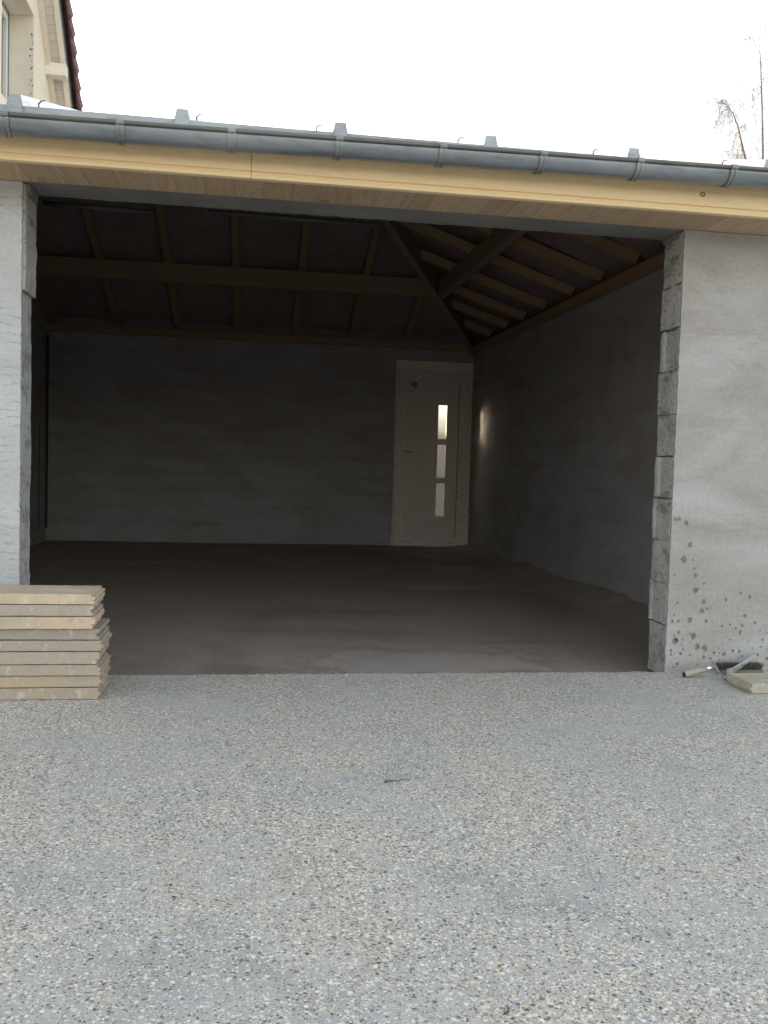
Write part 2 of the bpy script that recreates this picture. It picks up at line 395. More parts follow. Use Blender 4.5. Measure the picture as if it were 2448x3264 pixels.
bm = NB(); box(bm, -1.53, -.40, .0125, T, -.07, 2.30); gobj('front_wall', bm, M['block'])
bm = NB(); box(bm, W+.40, 3.88, .0125, T, -.07, 2.30); gobj('front_wall', bm, M['block'])
# jamb blocks, course by course
z = .0135; zs = [z+.2*k for k in range(11)]
for k in range(11):
    z0, z1 = zs[k]+.002, min(zs[k]+.2-.002, 2.05)
    if k == 0: z0 = -.03
    if k in (2, 3, 6, 10): z0 -= .0055         # these joints are filled flush
    if z1-z0 < .03: continue
    off = (.012, -.006, .004, -.010, -.004, .006, -.008, .002, -.010, -.004, 0)[k]
    bm = NB()
    if k in (1, 3, 4, 7):       # block ends with a hollow face between two ribs
        dp = .011 if k in (4, 7) else .005; rw = .042 if k in (4, 7) else .026
        rough_box(bm, W+.004+off*.3+dp, W+.40, .013, T-.003, z0, z1, (5, 12, 14), (.004, .001, .0016), 42, k)
        rough_box(bm, W+off*.3, W+.02, T-rw, T+.001, z0+.002, z1, (2, 4, 16), (.003, .004, .0015), 50, k+.5, 1 if k in (7, 4) else 0)
        rough_box(bm, W+off*.3+.001, W+.02, .0128, .030, z0+.002, z1, (2, 3, 16), (.0025, .0025, .0015), 50, k+.8, 0)
    else:
        rough_box(bm, W+.001+off*.5, W+.40, .013, T, z0, z1, (6, 14, 16), (.0030, .001, .0028), 40, k)
    gobj('concrete_block', bm, [M['block'], M['block_light']])
    bm = NB(); off = (-.002, .002, 0, -.001, .002, 0, 0, -.002, .010, .018, .02)[k]
    if k > 8: continue
    if k == 8: z1 = 2.047
    rough_box(bm, -.40, -.002+(off if k < 8 else .015), .013, T+(.0 if k < 8 else .012), z0-.003, z1+.003, (6, 12, 14 if k < 8 else 40), (.0014 if k < 8 else .004, .001, .0010), 45, k+20)
    gobj('concrete_block', bm, [M['block'], M['block_light']])
bm = NB(); box(bm, W+.0215, W+.39, .03, T-.010, -.05, 2.04); gobj('mortar_bed', bm, M['mortar'])
bm = NB(); box(bm, -.39, -.008, .03, T-.010, -.05, 2.04); gobj('mortar_bed', bm, M['mortar'])
# lintel
bm = NB(); rough_box(bm, -.10, W+.10, .002, T+.004, H, 2.30, (90, 6, 4), (.0005, .0015, .0022), 26, 4)
gobj('lintel', bm, M['lintel'])
bm = NB(); rough_box(bm, W-.014, W+.006, .04, T, H-.028, H+.002, (4, 8, 5), (.005, .004, .006), 40, 9)
gobj('mortar_fillet', bm, M['lintel'])
bm = NB(); rough_box(bm, -.012, .028, .02, T, H-.045, H+.002, (4, 6, 5), (.006, .004, .006), 40, 19)
gobj('mortar_fillet', bm, M['lintel'])
# other walls
bm = NB(); box(bm, XR, XR+.2, T, YB+.2, -.07, 2.40); gobj('side_wall', bm, M['wall_in'])
bm = NB(); prism(bm, [(T, -.07), (YB+.2, -.07), (YB+.2, 2.42), (3.96, 3.53), (T, 2.33)], lambda a, b, d: (d, a, b), XL-.155, XL); gobj('side_wall', bm, M['wall_in'])
DX0, DX1, DZ1 = 2.715, 3.668, 2.205
bm = NB(); box(bm, XL, DX0, YB, YB+.2, -.07, 2.50); box(bm, DX0, XR, YB, YB+.2, DZ1, 2.50); box(bm, DX1, XR, YB, YB+.2, -.07, DZ1)
gobj('back_wall', bm, M['wall_in'])
bm = NB(); box(bm, XL, XR, YB-.03, YB-.001, 2.4255, 2.515); gobj('roof_underlay', bm, M['under'])  # dark filler strip over the pale wall top above the plate

# ------- roof: planes of the underlay (meet in hips and a ridge)
tb, tr, tf = .34, .42, .325
Zb = lambda y: 2.44+tb*(6.9-y)
Zr = lambda x: 2.44+tr*(3.66-x)
trr = .50
Zrr = lambda x: 2.44+trr*(3.66-x)
Zf = lambda y: 2.213+tf*(y+.39)-.13
def roof_faces(bm, lift, x0, x1, y0, y1, th, mi=0):
    # each plane z = a x + b y + c ; region where it is the lowest
    P = [(0, -tb, 2.44+tb*6.9), (-trr, 0, 2.44+trr*3.66), (0, tf, 2.213+tf*.39-.13)]
    for i, (a, b, c) in enumerate(P):
        poly = [(x0, y0), (x1, y0), (x1, y1), (x0, y1)]
        for j, (a2, b2, c2) in enumerate(P):
            if j != i: poly = clip(poly, a2-a, b2-b, c2-c)
        if len(poly) > 2:
            prism(bm, poly, lambda p, q, d: (p, q, a*p+b*q+c+d), lift, lift+th, mi)
bm = NB(); roof_faces(bm, .082, -1.49, 4.15, -.33, 7.30, .02); gobj('roof_underlay', bm, M['under'])
bm = NB(); roof_faces(bm, .122, -1.49, 4.22, -.392, 7.36, .008)
ROOF = gobj('roof', bm, M['zinc_b'])
bm = NB(); box(bm, -1.49, 4.22, -.3965, -.3925, 2.172, 2.2145); gobj('drip_edge', bm, M['zinc_m'], ROOF)   # turned down into the gutter
ridge_y = (Zb(0)-Zf(0))/(tb+tf)
yr = ridge_y
first = None
BW = []
for k in range(-2, 7):
    bx = .067+.6*k
    if k == -2: continue
    # run the batten up to the ridge or to the hip
    yend = yr
    while Zrr(bx) < Zf(yend)-.04: yend -= .05
    if yend < .1: continue
    bm = NB()
    ys, ye = -.408, yend
    zt = lambda y: 2.213+tf*(y+.39)
    sec = [(-.031, -.004), (.031, -.004), (.021, .040), (-.021, .040)]
    A = [bm.verts.new((bx+a, ys+(.002 if b > 0 else 0), zt(ys)+b-(0.035 if b < 0 else -.003))) for a, b in sec]
    B = [bm.verts.new((bx+a, ye, zt(ye)+b)) for a, b in sec]
    bm.faces.new(A).material_index = 1; bm.faces.new(B[::-1])
    for i in range(4): bm.faces.new((A[i], B[i], B[(i+1) % 4], A[(i+1) % 4]))
    beam(bm, (bx-.029, ys-.0015, zt(ys)-.004), (bx-.0195, ys+.008, zt(ys)+.038), .002, .003, mi=1)
    beam(bm, (bx+.029, ys-.0015, zt(ys)-.004), (bx+.0195, ys+.008, zt(ys)+.038), .002, .003, mi=1)
    gobj('batten_cover', bm, [M['zinc_b'], M['zinc_m']], ROOF)
    bm = NB(); hx = bx-.075 if k > 1 else bx+.045
    y0 = -.15 if k > 1 else -.22
    tube(bm, [(hx, y0, zt(y0)), (hx-.002, y0, zt(y0)+.022), (hx+.008, y0+.002, zt(y0)+.034), (hx+.022, y0+.004, zt(y0)+.038)], .0028, 6)
    gobj('bent_clip', bm, M['black'], ROOF)
# rafters, purlins, hip, plates
wu = (0, 0, 1)
for k, x in enumerate([-1.27, -.545, .125, .80, 1.475, 2.15, 2.82]):
    yend = 3.9 if x < 2 else 3.9
    ytop = max(yr+.05, 6.9-(3.66-x)*trr/tb+.06)
    bm = NB(); beam(bm, (x, 6.94, Zb(6.94)+.04), (x-.02, ytop, Zb(ytop)+.04), .07 if k else .12, .08)
    gobj('rafter', bm, M['rafter'])
for y0, skew in ((6.2, .36), (5.56, .34), (4.96, .30), (4.32, .24), (3.60, .22), (2.96, .20), (2.30, .18), (1.70, .12), (1.10, 0)):
    x1 = 2.0
    hipx = 3.68-(6.94-y0-.1)/1.97 if y0 > 2.9 else 2.0
    x1 = max(1.75, hipx)
    if y0 > 5.9: x1 = max(x1, 3.33)
    while x1 < 3.5 and Zr(x1) > Zf(y0+skew*(3.66-x1)/.84)-.0: x1 += .02
    t = (3.66-x1)/(3.66-2.82)
    bm = NB(); beam(bm, (3.69, y0, Zr(3.69)+.04), (x1, y0+skew*t, Zr(x1)+.04), .07, .08)
    gobj('rafter', bm, M['rafter'])
for x in [-1.2+.67*k for k in range(7)]:                       # front slope, behind the lintel
    ye = yr; bm = NB(); beam(bm, (x, -.30, Zf(-.30)+.04), (x, ye, Zf(ye)+.04), .07, .08); gobj('rafter', bm, M['rafter'])
bm = NB(); box(bm, XL, 2.93, 5.53, 5.61, 2.72, 2.905); gobj('purlin', bm, M['purlin'])
bm = NB(); box(bm, 2.82, 2.89, 1.5, 5.12, 2.635, 2.80); gobj('purlin', bm, M['purlin'])
h0, h1 = Vector((3.69, 6.96, 2.33)), Vector((2.855, 5.30, 2.665)); dd = (h1-h0)
bm = NB(); beam(bm, h0+Vector((0, 0, .09)), h0+dd*1.98+Vector((0, 0, .09)), .062, .18); gobj('hip_rafter', bm, M['purlin'])
bm = NB(); xh = 3.66-(Zf(yr)-2.44)/trr; beam(bm, (3.95, .15, 2.16), (xh, yr-.05, Zf(yr)-.06), .06, .12); gobj('hip_rafter', bm, M['purlin'])
bm = NB(); beam(bm, (XL, yr, Zb(yr)-.04), (xh, yr, Zb(yr)-.04), .05, .18); gobj('ridge_beam', bm, M['purlin'])
bm = NB(); box(bm, XL, XR, YB-.085, YB-.001, 2.348, 2.425); gobj('wall_plate', bm, M['rafter'])
bm = NB(); box(bm, XR-.08, XR-.001, T, YB-.09, 2.305, 2.375); gobj('wall_plate', bm, M['rafter'])

# soffit and fascia
bm = NB(); box(bm, -1.5, 4.05, -.309, -.002, 2.0535, 2.071); gobj('soffit', bm, M['soffit'])
def fascia(x0, x1):
    prof = [(-.330, 2.036), (-.308, 2.034), (-.308, 2.196), (-.330, 2.196), (-.330, 2.066), (-.322, 2.0625), (-.320, 2.0585), (-.322, 2.0555), (-.331, 2.053), (-.334, 2.045), (-.332, 2.038)]
    bm = NB(); prism(bm, prof, lambda a, b, d: (d, a, b), x0, x1); gobj('fascia_board', bm, M['fascia'])
fascia(-1.5, .928); fascia(.930, 4.07)
# one round knot
# gutter
gz = lambda x: 2.1485+.0105*x
RG, YG = .0525, -.419
bm = NB(); ring = []
N = 22
for x in [-1.5+i*.28 for i in range(21)]:
    zc = gz(x); o = []
    for i in range(N+1):
        a = math.pi+math.pi*i/N; o.append((x, YG+RG*math.cos(a), zc+RG*math.sin(a)))
    o.append((x, YG+RG, zc+.02)); o.append((x, YG+RG-.0015, zc+.02))
    for i in range(N, -1, -1):
        a = math.pi+math.pi*i/N; o.append((x, YG+(RG-.0015)*math.cos(a), zc+(RG-.0015)*math.sin(a)))
    ring.append([bm.verts.new(p) for p in o])
for a, b in zip(ring, ring[1:]):
    n = len(a)
    for i in range(n): bm.faces.new((a[i], a[(i+1) % n], b[(i+1) % n], b[i]))
bm.faces.new(ring[0]); bm.faces.new(ring[-1][::-1])
tube(bm, [(x, YG-RG-.004, gz(x)+.004) for x in (-1.5, 1.2, 4.1)], .0085, 12, mi=1)
GUT = gobj('gutter', bm, [M['zinc'], M['bead']], smooth=True)
bk = None
for k in range(-3, 10):
    x = .049+.403*k; bm = NB(); zc = gz(x); lean = (x-1.3)*.006
    for dx, wd in ((-.011, .008), (.010, .009), (0, .022)):
        rr = RG+(.0045 if wd < .02 else .0018); pr = []
        for i in range(15):
            a = math.pi*1.0+math.pi*i/14*.80
            pr.append((x+dx+(.010 if dx < 0 else -.012)*(i/14)**2, YG+rr*math.cos(a), zc+rr*math.sin(a)))
        prev = None
        for px, py, pz in pr:
            n_ = Vector((0, py-YG, pz-zc)).normalized()*.0022
            q = [bm.verts.new((px-wd/2, py, pz)), bm.verts.new((px+wd/2, py, pz)), bm.verts.new((px+wd/2, py+n_.y, pz+n_.z)), bm.verts.new((px-wd/2, py+n_.y, pz+n_.z))]
            if prev:
                for i in range(4): bm.faces.new((prev[i], prev[(i+1) % 4], q[(i+1) % 4], q[i]))
            else: bm.faces.new(q)
            prev = q
        bm.faces.new(prev[::-1])
    tube(bm, [(x-.014, YG-RG-.004, zc+.004), (x+.014, YG-RG-.004, zc+.004)], .0115, 10)
    beam(bm, (x, YG-RG, zc+.012), (x, YG+RG+.035, zc+.020), .022, .003)
    gobj('gutter_bracket', bm, M['galv'], GUT)

# door in the back wall
k = NM('frosted_glass'); tl = k.n('ShaderNodeBsdfTranslucent'); tl.inputs[0].default_value = (.20, .205, .19, 1)
tp = k.n('ShaderNodeBsdfTransparent'); mx = k.n('ShaderNodeMixShader'); mx.inputs[0].default_value = .30
gl = k.n('ShaderNodeBsdfRefraction'); gl.inputs['Roughness'].default_value = .8; gl.inputs['IOR'].default_value = 1.2; gl.inputs['Color'].default_value = (.8, .82, .80, 1); m2 = k.n('ShaderNodeMixShader'); m2.inputs[0].default_value = .70
k.t.links.new(tl.outputs[0], mx.inputs[1]); k.t.links.new(tp.outputs[0], mx.inputs[2])
k.t.links.new(mx.outputs[0], m2.inputs[1]); k.t.links.new(gl.outputs[0], m2.inputs[2])
k.t.links.new(m2.outputs[0], k.t.nodes['Material Output'].inputs[0]); M['frost'] = k.m
def film(name, base, ink):          # protective film printed with rows of faint smudged marks
    k = NM(name)
    sz = k.sep(); m = None
    cx_ = k.n('ShaderNodeCombineXYZ'); k.t.links.new(sz[0], cx_.inputs[0]); k.t.links.new(sz[2], cx_.inputs[1])
    for sc in (21,):
        vo = k.n('ShaderNodeTexVoronoi', feature='F1'); vo.voronoi_dimensions = '2D'; k.t.links.new(cx_.outputs[0], vo.inputs['Vector']); vo.inputs['Scale'].default_value = sc; vo.inputs['Randomness'].default_value = .8
        d = k.math('LESS_THAN', vo.outputs['Distance'], .32)
        m = d if m is None else m
    fr = k.math('MULTIPLY', m, k.ramp(k.noise(110, 2, .7), (.46, 0.), (.54, 1.)))
    return k.done(k.mix(k.math('MULTIPLY', fr, .42), base, ink), .5, spec=.4)
M['film'] = film('printed_protective_film', (.76, .71, .64), (.12, .09, .085))
M['panel'] = plain('door_panel', (.70, .645, .60), .5, var=.04)
M['strip'] = plain('top_batten', (.80, .75, .66), .6, var=.05)
yd = YB-.02
bm = NB()
for (a, b, c, d) in ((DX0+.025, DX0+.145, -.055, 2.098), (3.515, DX1-.0008, -.055, 2.098), (DX0+.145, 3.515, 1.955, 2.098), (DX0+.145, 3.515, -.055, .058)):
    box(bm, a, b, yd-.002, YB+.05, c, d)
    
DOOR = gobj('door', bm, M['film'])
# leaf around three slits
gx0, gx1 = 3.247, 3.357; sl = [(.318, .728), (.794, 1.203), (1.266, 1.682)]
bm = NB(); yl0, yl1 = yd+.006, YB+.012
x0, x1, z0, z1 = DX0+.1455, 3.5145, .0585, 1.9545
box(bm, x0, gx0, yl0, yl1, z0, z1); box(bm, gx1, x1, yl0, yl1, z0, z1)
zz = [z0]+[q for s in sl for q in s]+[z1]
for i in range(0, len(zz), 2): box(bm, gx0, gx1, yl0, yl1, zz[i], zz[i+1])
box(bm, x0, x0+.006, yl0-.004, yl0, z0, z1); box(bm, x1-.012, x1-.006, yl0-.003, yl0-.0005, z0, z1, 1)
gobj('door_leaf', bm, [M['panel'], M['black']], DOOR)
for a, b in sl:
    bm = NB(); f_ = bm.faces.new([bm.verts.new(p) for p in ((gx1-.0005, yl0+.014, a), (gx0+.0005, yl0+.014, a), (gx0+.0005, yl0+.014, b), (gx1-.0005, yl0+.014, b))])
    g_ = gobj('glass_slit', bm, M['frost'], DOOR)
    if g_.data.polygons[0].normal.y < 0: g_.data.flip_normals()
    bm = NB()
    for p in ((gx0-.003, gx0+.003, a-.003, b+.003), (gx1-.003, gx1+.003, a-.003, b+.003), (gx0+.003, gx1-.003, a-.003, a+.003), (gx0+.003, gx1-.003, b-.003, b+.003)):
        box(bm, p[0], p[1], yl0-.003, yl0-.0005, p[2], p[3])
    gobj('glazing_bead', bm, M['upvc'], DOOR)
bm = NB(); prism(bm, [(2.872, 1.930), (2.985, 1.985), (2.965, 1.862), (2.93, 1.885)], lambda a, b, d: (a, d, b), yl0-.0052, yl0-.0005); gobj('torn_sticker', bm, plain('torn_sticker', (.30, .27, .25), .8), DOOR)
bm = NB(); tube(bm, [(2.835, yl0-.03, 1.105), (2.90, yl0-.035, 1.098), (2.955, yl0-.035, 1.092)], .006, 8); tube(bm, [(2.838, yl0, 1.105), (2.838, yl0-.032, 1.105)], .007, 8); gobj('handle', bm, plain('dark_handle', (.22, .19, .17), .5), DOOR)
bm = NB(); box(bm, DX0, DX1, yd-.006, YB+.02, 2.099, DZ1); gobj('top_strip', bm, M['strip'], DOOR)
bm = NB(); rough_box(bm, DX0-.004, DX0+.026, yd+.002, YB+.06, -.055, 2.125, (2, 2, 60), (.006, .003, .004), 30, 3)
gobj('foam_seal', bm, M['film'], DOOR)
bm = NB(); rough_box(bm, DX1-.006, XR+.002, yd-.01, YB+.02, .1, 2.0, (2, 2, 60), (.004, .006, .004), 26, 3)
gobj('foam_seal', bm, M['foam'], DOOR)
# chased-in cable cover, socket box
bm = NB()
box(bm, -1.20, 2.612, YB-.006, YB-.0005, 2.276, 2.284); box(bm, 2.608, 2.616, YB-.006, YB-.0005, 1.13, 2.275)
gobj('cable', bm, M['wplast'])
bm = NB(); box(bm, 2.575, 2.64, YB-.035, YB-.0008, 1.06, 1.13); box(bm, 2.585, 2.63, YB-.038, YB-.0352, 1.07, 1.12); gobj('socket', bm, M['wall_in'])
bm = NB(); box(bm, -1.3325, -1.326, 6.55, 6.56, .1, 1.3); tube(bm, [(-1.32, 6.90, .1), (-1.32, 6.90, 2.3)], .012, 8); gobj('cable', bm, M['black'])
# grey ducts fixed behind the lintel
for a, b, zc in ((.03, .50, 2.035), (.74, 1.50, 2.048)):
    bm = NB(); tube(bm, [(a, .25, zc), (b, .25, zc-.006)], .012, 14)
    d = gobj('duct', bm, M['pvc'], smooth=True)
    if a > .5:
        for xs in (1.32, 1.40):
            bm = NB(); tube(bm, [(xs-.004, .25, zc-.005), (xs+.004, .25, zc-.005)], .021, 14); gobj('strap', bm, M['black'], d)

# ---------------------------------------------------------------- the house behind, its gable over the garage
HX = -1.5
def rake(y): return 6.103-1.1*(y-7.127) if y > 4.6 else 6.103-1.1*(4.6-7.127)-1.1*(4.6-y)
Hs = thing('house', 'cream rendered two-storey house gable with brown tiled roof rising behind the garage', 'house', (HX, 4.6, 0))
HO = Vector((-HX, -4.6, 0))
def hobj(name, bm, mats, parent=None, **kw):
    for v in bm.verts: v.co += HO
    return _o(name, bm, mats, parent or Hs, **kw)
k = NM('flaking_cream_paint'); px = k.sep()
b_ = k.noise(28, 4, .6); near = k.math('MULTIPLY', k.math('MULTIPLY', k.math('GREATER_THAN', px[0], -.045), k.math('LESS_THAN', px[0], -.003)), k.math('GREATER_THAN', px[1], 2.27))
fl = k.math('MULTIPLY', k.ramp(b_, (.56, 0.), (.60, 1.)), near)
col = k.mix(fl, k.ramp(k.noise(6, 3), (.3, (.72, .65, .53)), (.7, (.80, .73, .61))), (.10, .09, .08)); M['flake'] = k.done(col, .85, k.bump(b_, .15, .004))
wy0, wy1, wz0, wz1 = 5.55, 6.887, 4.45, 5.812
out = [(.6, 0), (8.6, 0), (8.6, rake(8.6)), (4.6, rake(4.6)), (.6, rake(.6))]
bm = NB()
def rect(a0, a1, b0, b1):
    p = clip(clip(clip(clip(out, 1, 0, -a0), -1, 0, a1), 0, 1, -b0), 0, -1, b1)
    prism(bm, p, lambda a, b, d: (d, a, b), HX-.32, HX)
rect(.6, wy0, 0, 20); rect(wy1, 8.6, 0, 20); rect(wy0, wy1, wz1, 20); rect(wy0, wy1, 0, wz0)
prism(bm, [(.6, 0), (8.6, 0), (8.6, rake(8.6)), (.6, rake(.6))], lambda a, b, d: (d, a, b), -9, HX-.6)
hobj('wall', bm, M['flake'])
bm = NB(); box(bm, HX-.6, HX-.32, .6, 8.6, 0, 4.3); hobj('wall', bm, M['creampaint'])
# window set back in its reveal
bm = NB(); fx = HX-.27
for p in ((wy0, wy0+.06, wz0, wz1), (wy1-.075, wy1-.02, wz0, wz1-.02), (wy0+.06, wy1-.075, wz1-.075, wz1-.02), (wy0+.06, wy1-.075, wz0, wz0+.06)):
    box(bm, fx-.05, fx, p[0], p[1], p[2], p[3])
WIN = hobj('window', bm, M['upvc'])
bm = NB()
for p in ((wy1-.135, wy1-.082, wz0+.065, wz1-.08), (wy0+.065, wy1-.135, wz1-.133, wz1-.08), (wy0+.065, wy1-.135, wz0+.065, wz0+.12), (wy0+.065, wy0+.12, wz0+.12, wz1-.133)):
    box(bm, fx-.045, fx+.012, p[0], p[1], p[2], p[3])
hobj('sash', bm, M['upvc'], WIN)
bm = NB(); box(bm, fx-.03, fx-.024, wy0+.1, wy1-.12, wz0+.1, wz1-.12); hobj('pane', bm, plain('window_glass', (.10, .12, .13), .08, var=.05), WIN)
bm = NB(); box(bm, fx-.05, fx+.008, wy1-.0205, wy1-.0005, wz0, wz1-.0005); box(bm, fx-.05, fx+.008, wy0, wy1-.0205, wz1-.0205, wz1-.0005); hobj('sealant', bm, M['seal'], WIN)
# verge: soffit, moulding, barge board, purlin ends, roof
dirr = Vector((0, 1, -1.1)).normalized(); nrm = Vector((0, 1.1, 1)).normalized()
def slab(bm, xa, xb, ya, yb, lo, hi, mi=0):
    """piece following the rake between x = xa..xb, from lo to hi above the soffit plane"""
    for (y0, y1) in ((ya, yb),):
        p = [Vector((0, y0, rake(y0))), Vector((0, y1, rake(y1)))]
        vs = [bm.verts.new(Vector((x, 0, 0))+q+nrm*h) for q in p for x, h in ((xa, lo), (xb, lo), (xb, hi), (xa, hi))]
        for f in ((0,1,2,3),(7,6,5,4),(0,4,5,1),(1,5,6,2),(2,6,7,3),(3,7,4,0)): bm.faces.new([vs[i] for i in f]).material_index = mi
k = NM('white_soffit_boards'); z_ = k.sep()[2]
gp = k.math('LESS_THAN', k.math('FRACT', k.math('DIVIDE', z_, .068)), .07)
M['vsoff'] = k.done(k.mix(k.math('MULTIPLY', gp, .45), k.ramp(k.noise(7, 3), (.3, (.66, .61, .53)), (.7, (.74, .69, .61))), (.25, .21, .17)), .7)
bm = NB(); slab(bm, HX+.001, -1.345, 4.6, 9.0, 0, .012); hobj('verge_soffit', bm, M['vsoff'])
bm = NB(); slab(bm, HX+.001, HX+.045, 4.6, 9.0, -.115, -.001); slab(bm, HX+.045, HX+.060, 4.6, 9.0, -.10, -.075); hobj('moulding', bm, M['creampaint'])
bm = NB(); slab(bm, -1.344, -1.285, 4.6, 9.0, -.03, .13); hobj('barge_board', bm, M['whitewood'])
bm = NB(); slab(bm, -1.2845, -1.272, 4.6, 9.0, -.01, .15); hobj('verge_flashing', bm, M['galv'])
bm = NB()
yk = 7.63
rough_box(bm, HX-.0, -1.27, yk-.14, yk, rake(yk)-.12, rake(yk)+.02, (4, 4, 4), (.002, .002, .002), 10, 2)
hobj('purlin_end', bm, M['whitewood'])
bm = NB(); slab(bm, -9, -1.272, 4.6, 9.2, .155, .19)
n0 = Vector((0, -1.1, 1)).normalized()
vs = [bm.verts.new(p) for p in ((-9, 4.6, rake(4.6)+.25), (-1.272, 4.6, rake(4.6)+.25), (-1.272, 0, rake(0)+.25), (-9, 0, rake(0)+.25), (-9, 4.6, rake(4.6)+.2), (-1.272, 4.6, rake(4.6)+.2), (-1.272, 0, rake(0)+.2), (-9, 0, rake(0)+.2))]
for f in ((0,1,2,3),(7,6,5,4),(0,4,5,1),(1,5,6,2),(2,6,7,3),(3,7,4,0)): bm.faces.new([vs[i] for i in f])
RF = hobj('roof', bm, M['tile'])
y = 4.7; L = .21
while y < 9.1:
    bm = NB(); a = Vector((0, y, rake(y)))
    # verge tile: lower end raised over the next course, side lip hanging over the edge
    for xa, xb, lo0, lo1, hi0, hi1 in ((-1.60, -1.192, .165, .20, .18, .222), (-1.214, -1.188, .03, .045, .18, .222)):
        q = [a, a+dirr*(L*1.12)]
        vv = []
        for j, pq in enumerate(q):
            lo = lo0 if j == 0 else lo1; hi = hi0 if j == 0 else hi1
            sh = -.012 if j == 0 else .012
            for x, h in ((xa, lo), (xb+sh, lo), (xb+sh, hi), (xa, hi)): vv.append(bm.verts.new(Vector((x, 0, 0))+pq+nrm*h))
        for f in ((0,1,2,3),(7,6,5,4),(0,4,5,1),(1,5,6,2),(2,6,7,3),(3,7,4,0)): bm.faces.new([vv[i] for i in f])
    hobj('verge_tile', bm, M['tile'], RF)
    y += L*dirr.y

# ---------------------------------------------------------------- stack of concrete planks
def plank_mat():
    k = NM('cast_concrete_plank'); oi = k.n('ShaderNodeObjectInfo')
    tc = k.n('ShaderNodeTexCoord'); va = k.n('ShaderNodeVectorMath', operation='ADD'); cb = k.n('ShaderNodeCombineXYZ')
    k.t.links.new(k.math('MULTIPLY', oi.outputs['Random'], 37.0), cb.inputs[0]); k.t.links.new(k.math('MULTIPLY', oi.outputs['Random'], 91.0), cb.inputs[2])
    k.t.links.new(tc.outputs['Object'], va.inputs[0]); k.t.links.new(cb.outputs[0], va.inputs[1]); k.co = va.outputs[0]
    a = k.noise(6, 4, .6, k.coord((.5, 1, 1))); base = k.mix(k.ramp(a, (.38, 0.), (.62, .55)), oi.outputs['Color'], (.37, .34, .28))
    b2 = k.noise(90, 4, .7); c_ = k.mix(.3, base, k.ramp(b2, (.3, .3), (.7, .7)), 'OVERLAY')
    e = k.noise(22, 3, .55, k.coord((1, 1, .55))); c_ = k.mix(k.ramp(e, (.58, 0.), (.72, .7)), c_, (.64, .60, .53)); e2 = k.noise(9, 3, .6, k.coord((1, 1, 1), (4, 0, 0))); c_ = k.mix(k.ramp(e2, (.56, 0.), (.68, .45)), c_, (.30, .28, .25))
    d = k.noise(140, 2, .5); c_ = k.mix(k.ramp(d, (.70, 0.), (.76, .6)), c_, (.12, .11, .09))
    return k.done(c_, .92, k.bump(b2, .25, .003))
M['plank'] = plank_mat()
def plank_mesh(bm, L, t, y0, y1, kind, seed):
    # local frame: right end at x = 0, running to x = -L ; kind: which lips the end shows
    ends = {0: [(0, 0), (0, .30), (.009, .36), (.010, .60), (.001, .66), (0, 1.0)],
            1: [(.003, 0), (.003, .28), (-.008, .34), (-.008, .62), (.004, .68), (.004, 1.0)],
            2: [(-.006, 0), (-.006, .42), (.005, .48), (.006, .80), (.003, .84), (.003, 1.0)],
            3: [(.004, 0), (.005, .34), (-.002, .38), (.006, .50), (.006, .72), (-.008, .78), (-.008, 1.0)]}[kind]
    n = 90; low = []; top = []
    for i in range(n+1):
        x = -L+i*L/n
        low.append((x, .0008+.0016*abs(noise.noise(Vector((x*40, seed, 0)))))); top.append((x, t-.0010-.0016*abs(noise.noise(Vector((x*40, seed, 4))))))
    e = [(a, b*t) for a, b in ends]
    e[0] = (e[0][0], .001); e[-1] = (e[-1][0], t-.001)
    low = [p for p in low if p[0] < -.02]; top = [p for p in top if p[0] < -.03]
    prof = low+e+top[::-1]
    ch = .0022; ny = 8; loops = []
    st = [(y0, ch), (y0+ch, 0)]+[(y0+(y1-y0)*j/ny, 0) for j in range(1, ny)]+[(y1-ch, 0), (y1, ch)]
    for y, c in st:
        ring = []
        for a, b in prof:
            jx = .0022*noise.noise(Vector((y*35, b*200, seed)))*(1 if a > -.03 else 0)
            cy = .0010*noise.noise(Vector((a*30, b*90, seed))) if y <= y0+ch else 0
            bb = b+(c if b < t*.5 else -c)*(1 if (b < .006 or b > t-.006) else 0)
            ring.append(bm.verts.new((a+jx-(c if a > -.03 else 0), y+cy, bb)))
        loops.append(ring)
    bm.faces.new(loops[0]); bm.faces.new(loops[-1][::-1])
    for p, q in zip(loops, loops[1:]):
        m = len(p)
        for i in range(m): bm.faces.new((p[i], q[i], q[(i+1) % m], p[(i+1) % m]))
zsl = [.0, .047, .0935, .137, .186, .229, .273, .321, .366, .4085]
tan_, gry, yel = (.47, .375, .27), (.41, .375, .33), (.55, .46, .33)
info = [  # end x, front y, colour, end shape, label       (bottom to top)
 (.388, -.408, (0.402, 0.315, 0.235), 0, 'bottom plank of the left stack, brownish grey, resting on the driveway'),
 (.391, -.404, (0.449, 0.355, 0.243), 0, 'tan-grey plank second from the bottom of the left stack'),
 (.393, -.415, (0.411, 0.337, 0.276), 3, 'pale grey plank third from the bottom of the left stack, under the whitish streaked one'),
 (.388, -.412, (0.440, 0.364, 0.276), 2, 'concrete plank with whitish lime streaks along its edge, fourth from the stack bottom'),
 (.396, -.404, (0.402, 0.328, 0.268), 0, 'brown-grey plank in the middle of the left stack, directly on the streaked one'),
 (.386, -.402, (0.345, 0.297, 0.260), 1, 'darkest grey plank, directly beneath the yellowish one in the left stack'),
 (.371, -.416, (0.574, 0.443, 0.310), 2, 'yellowish cream plank jutting forward, third from the top of the stack'),
 (.364, -.404, (0.431, 0.364, 0.302), 1, 'light grey plank directly below the top plank of the left stack'),
 (.367, -.405, (0.650, 0.497, 0.344), 3, 'topmost sand plank of the left stack, tone raised for skylight on its flat upper face')]  # colour lightened to carry the skylight on its top face
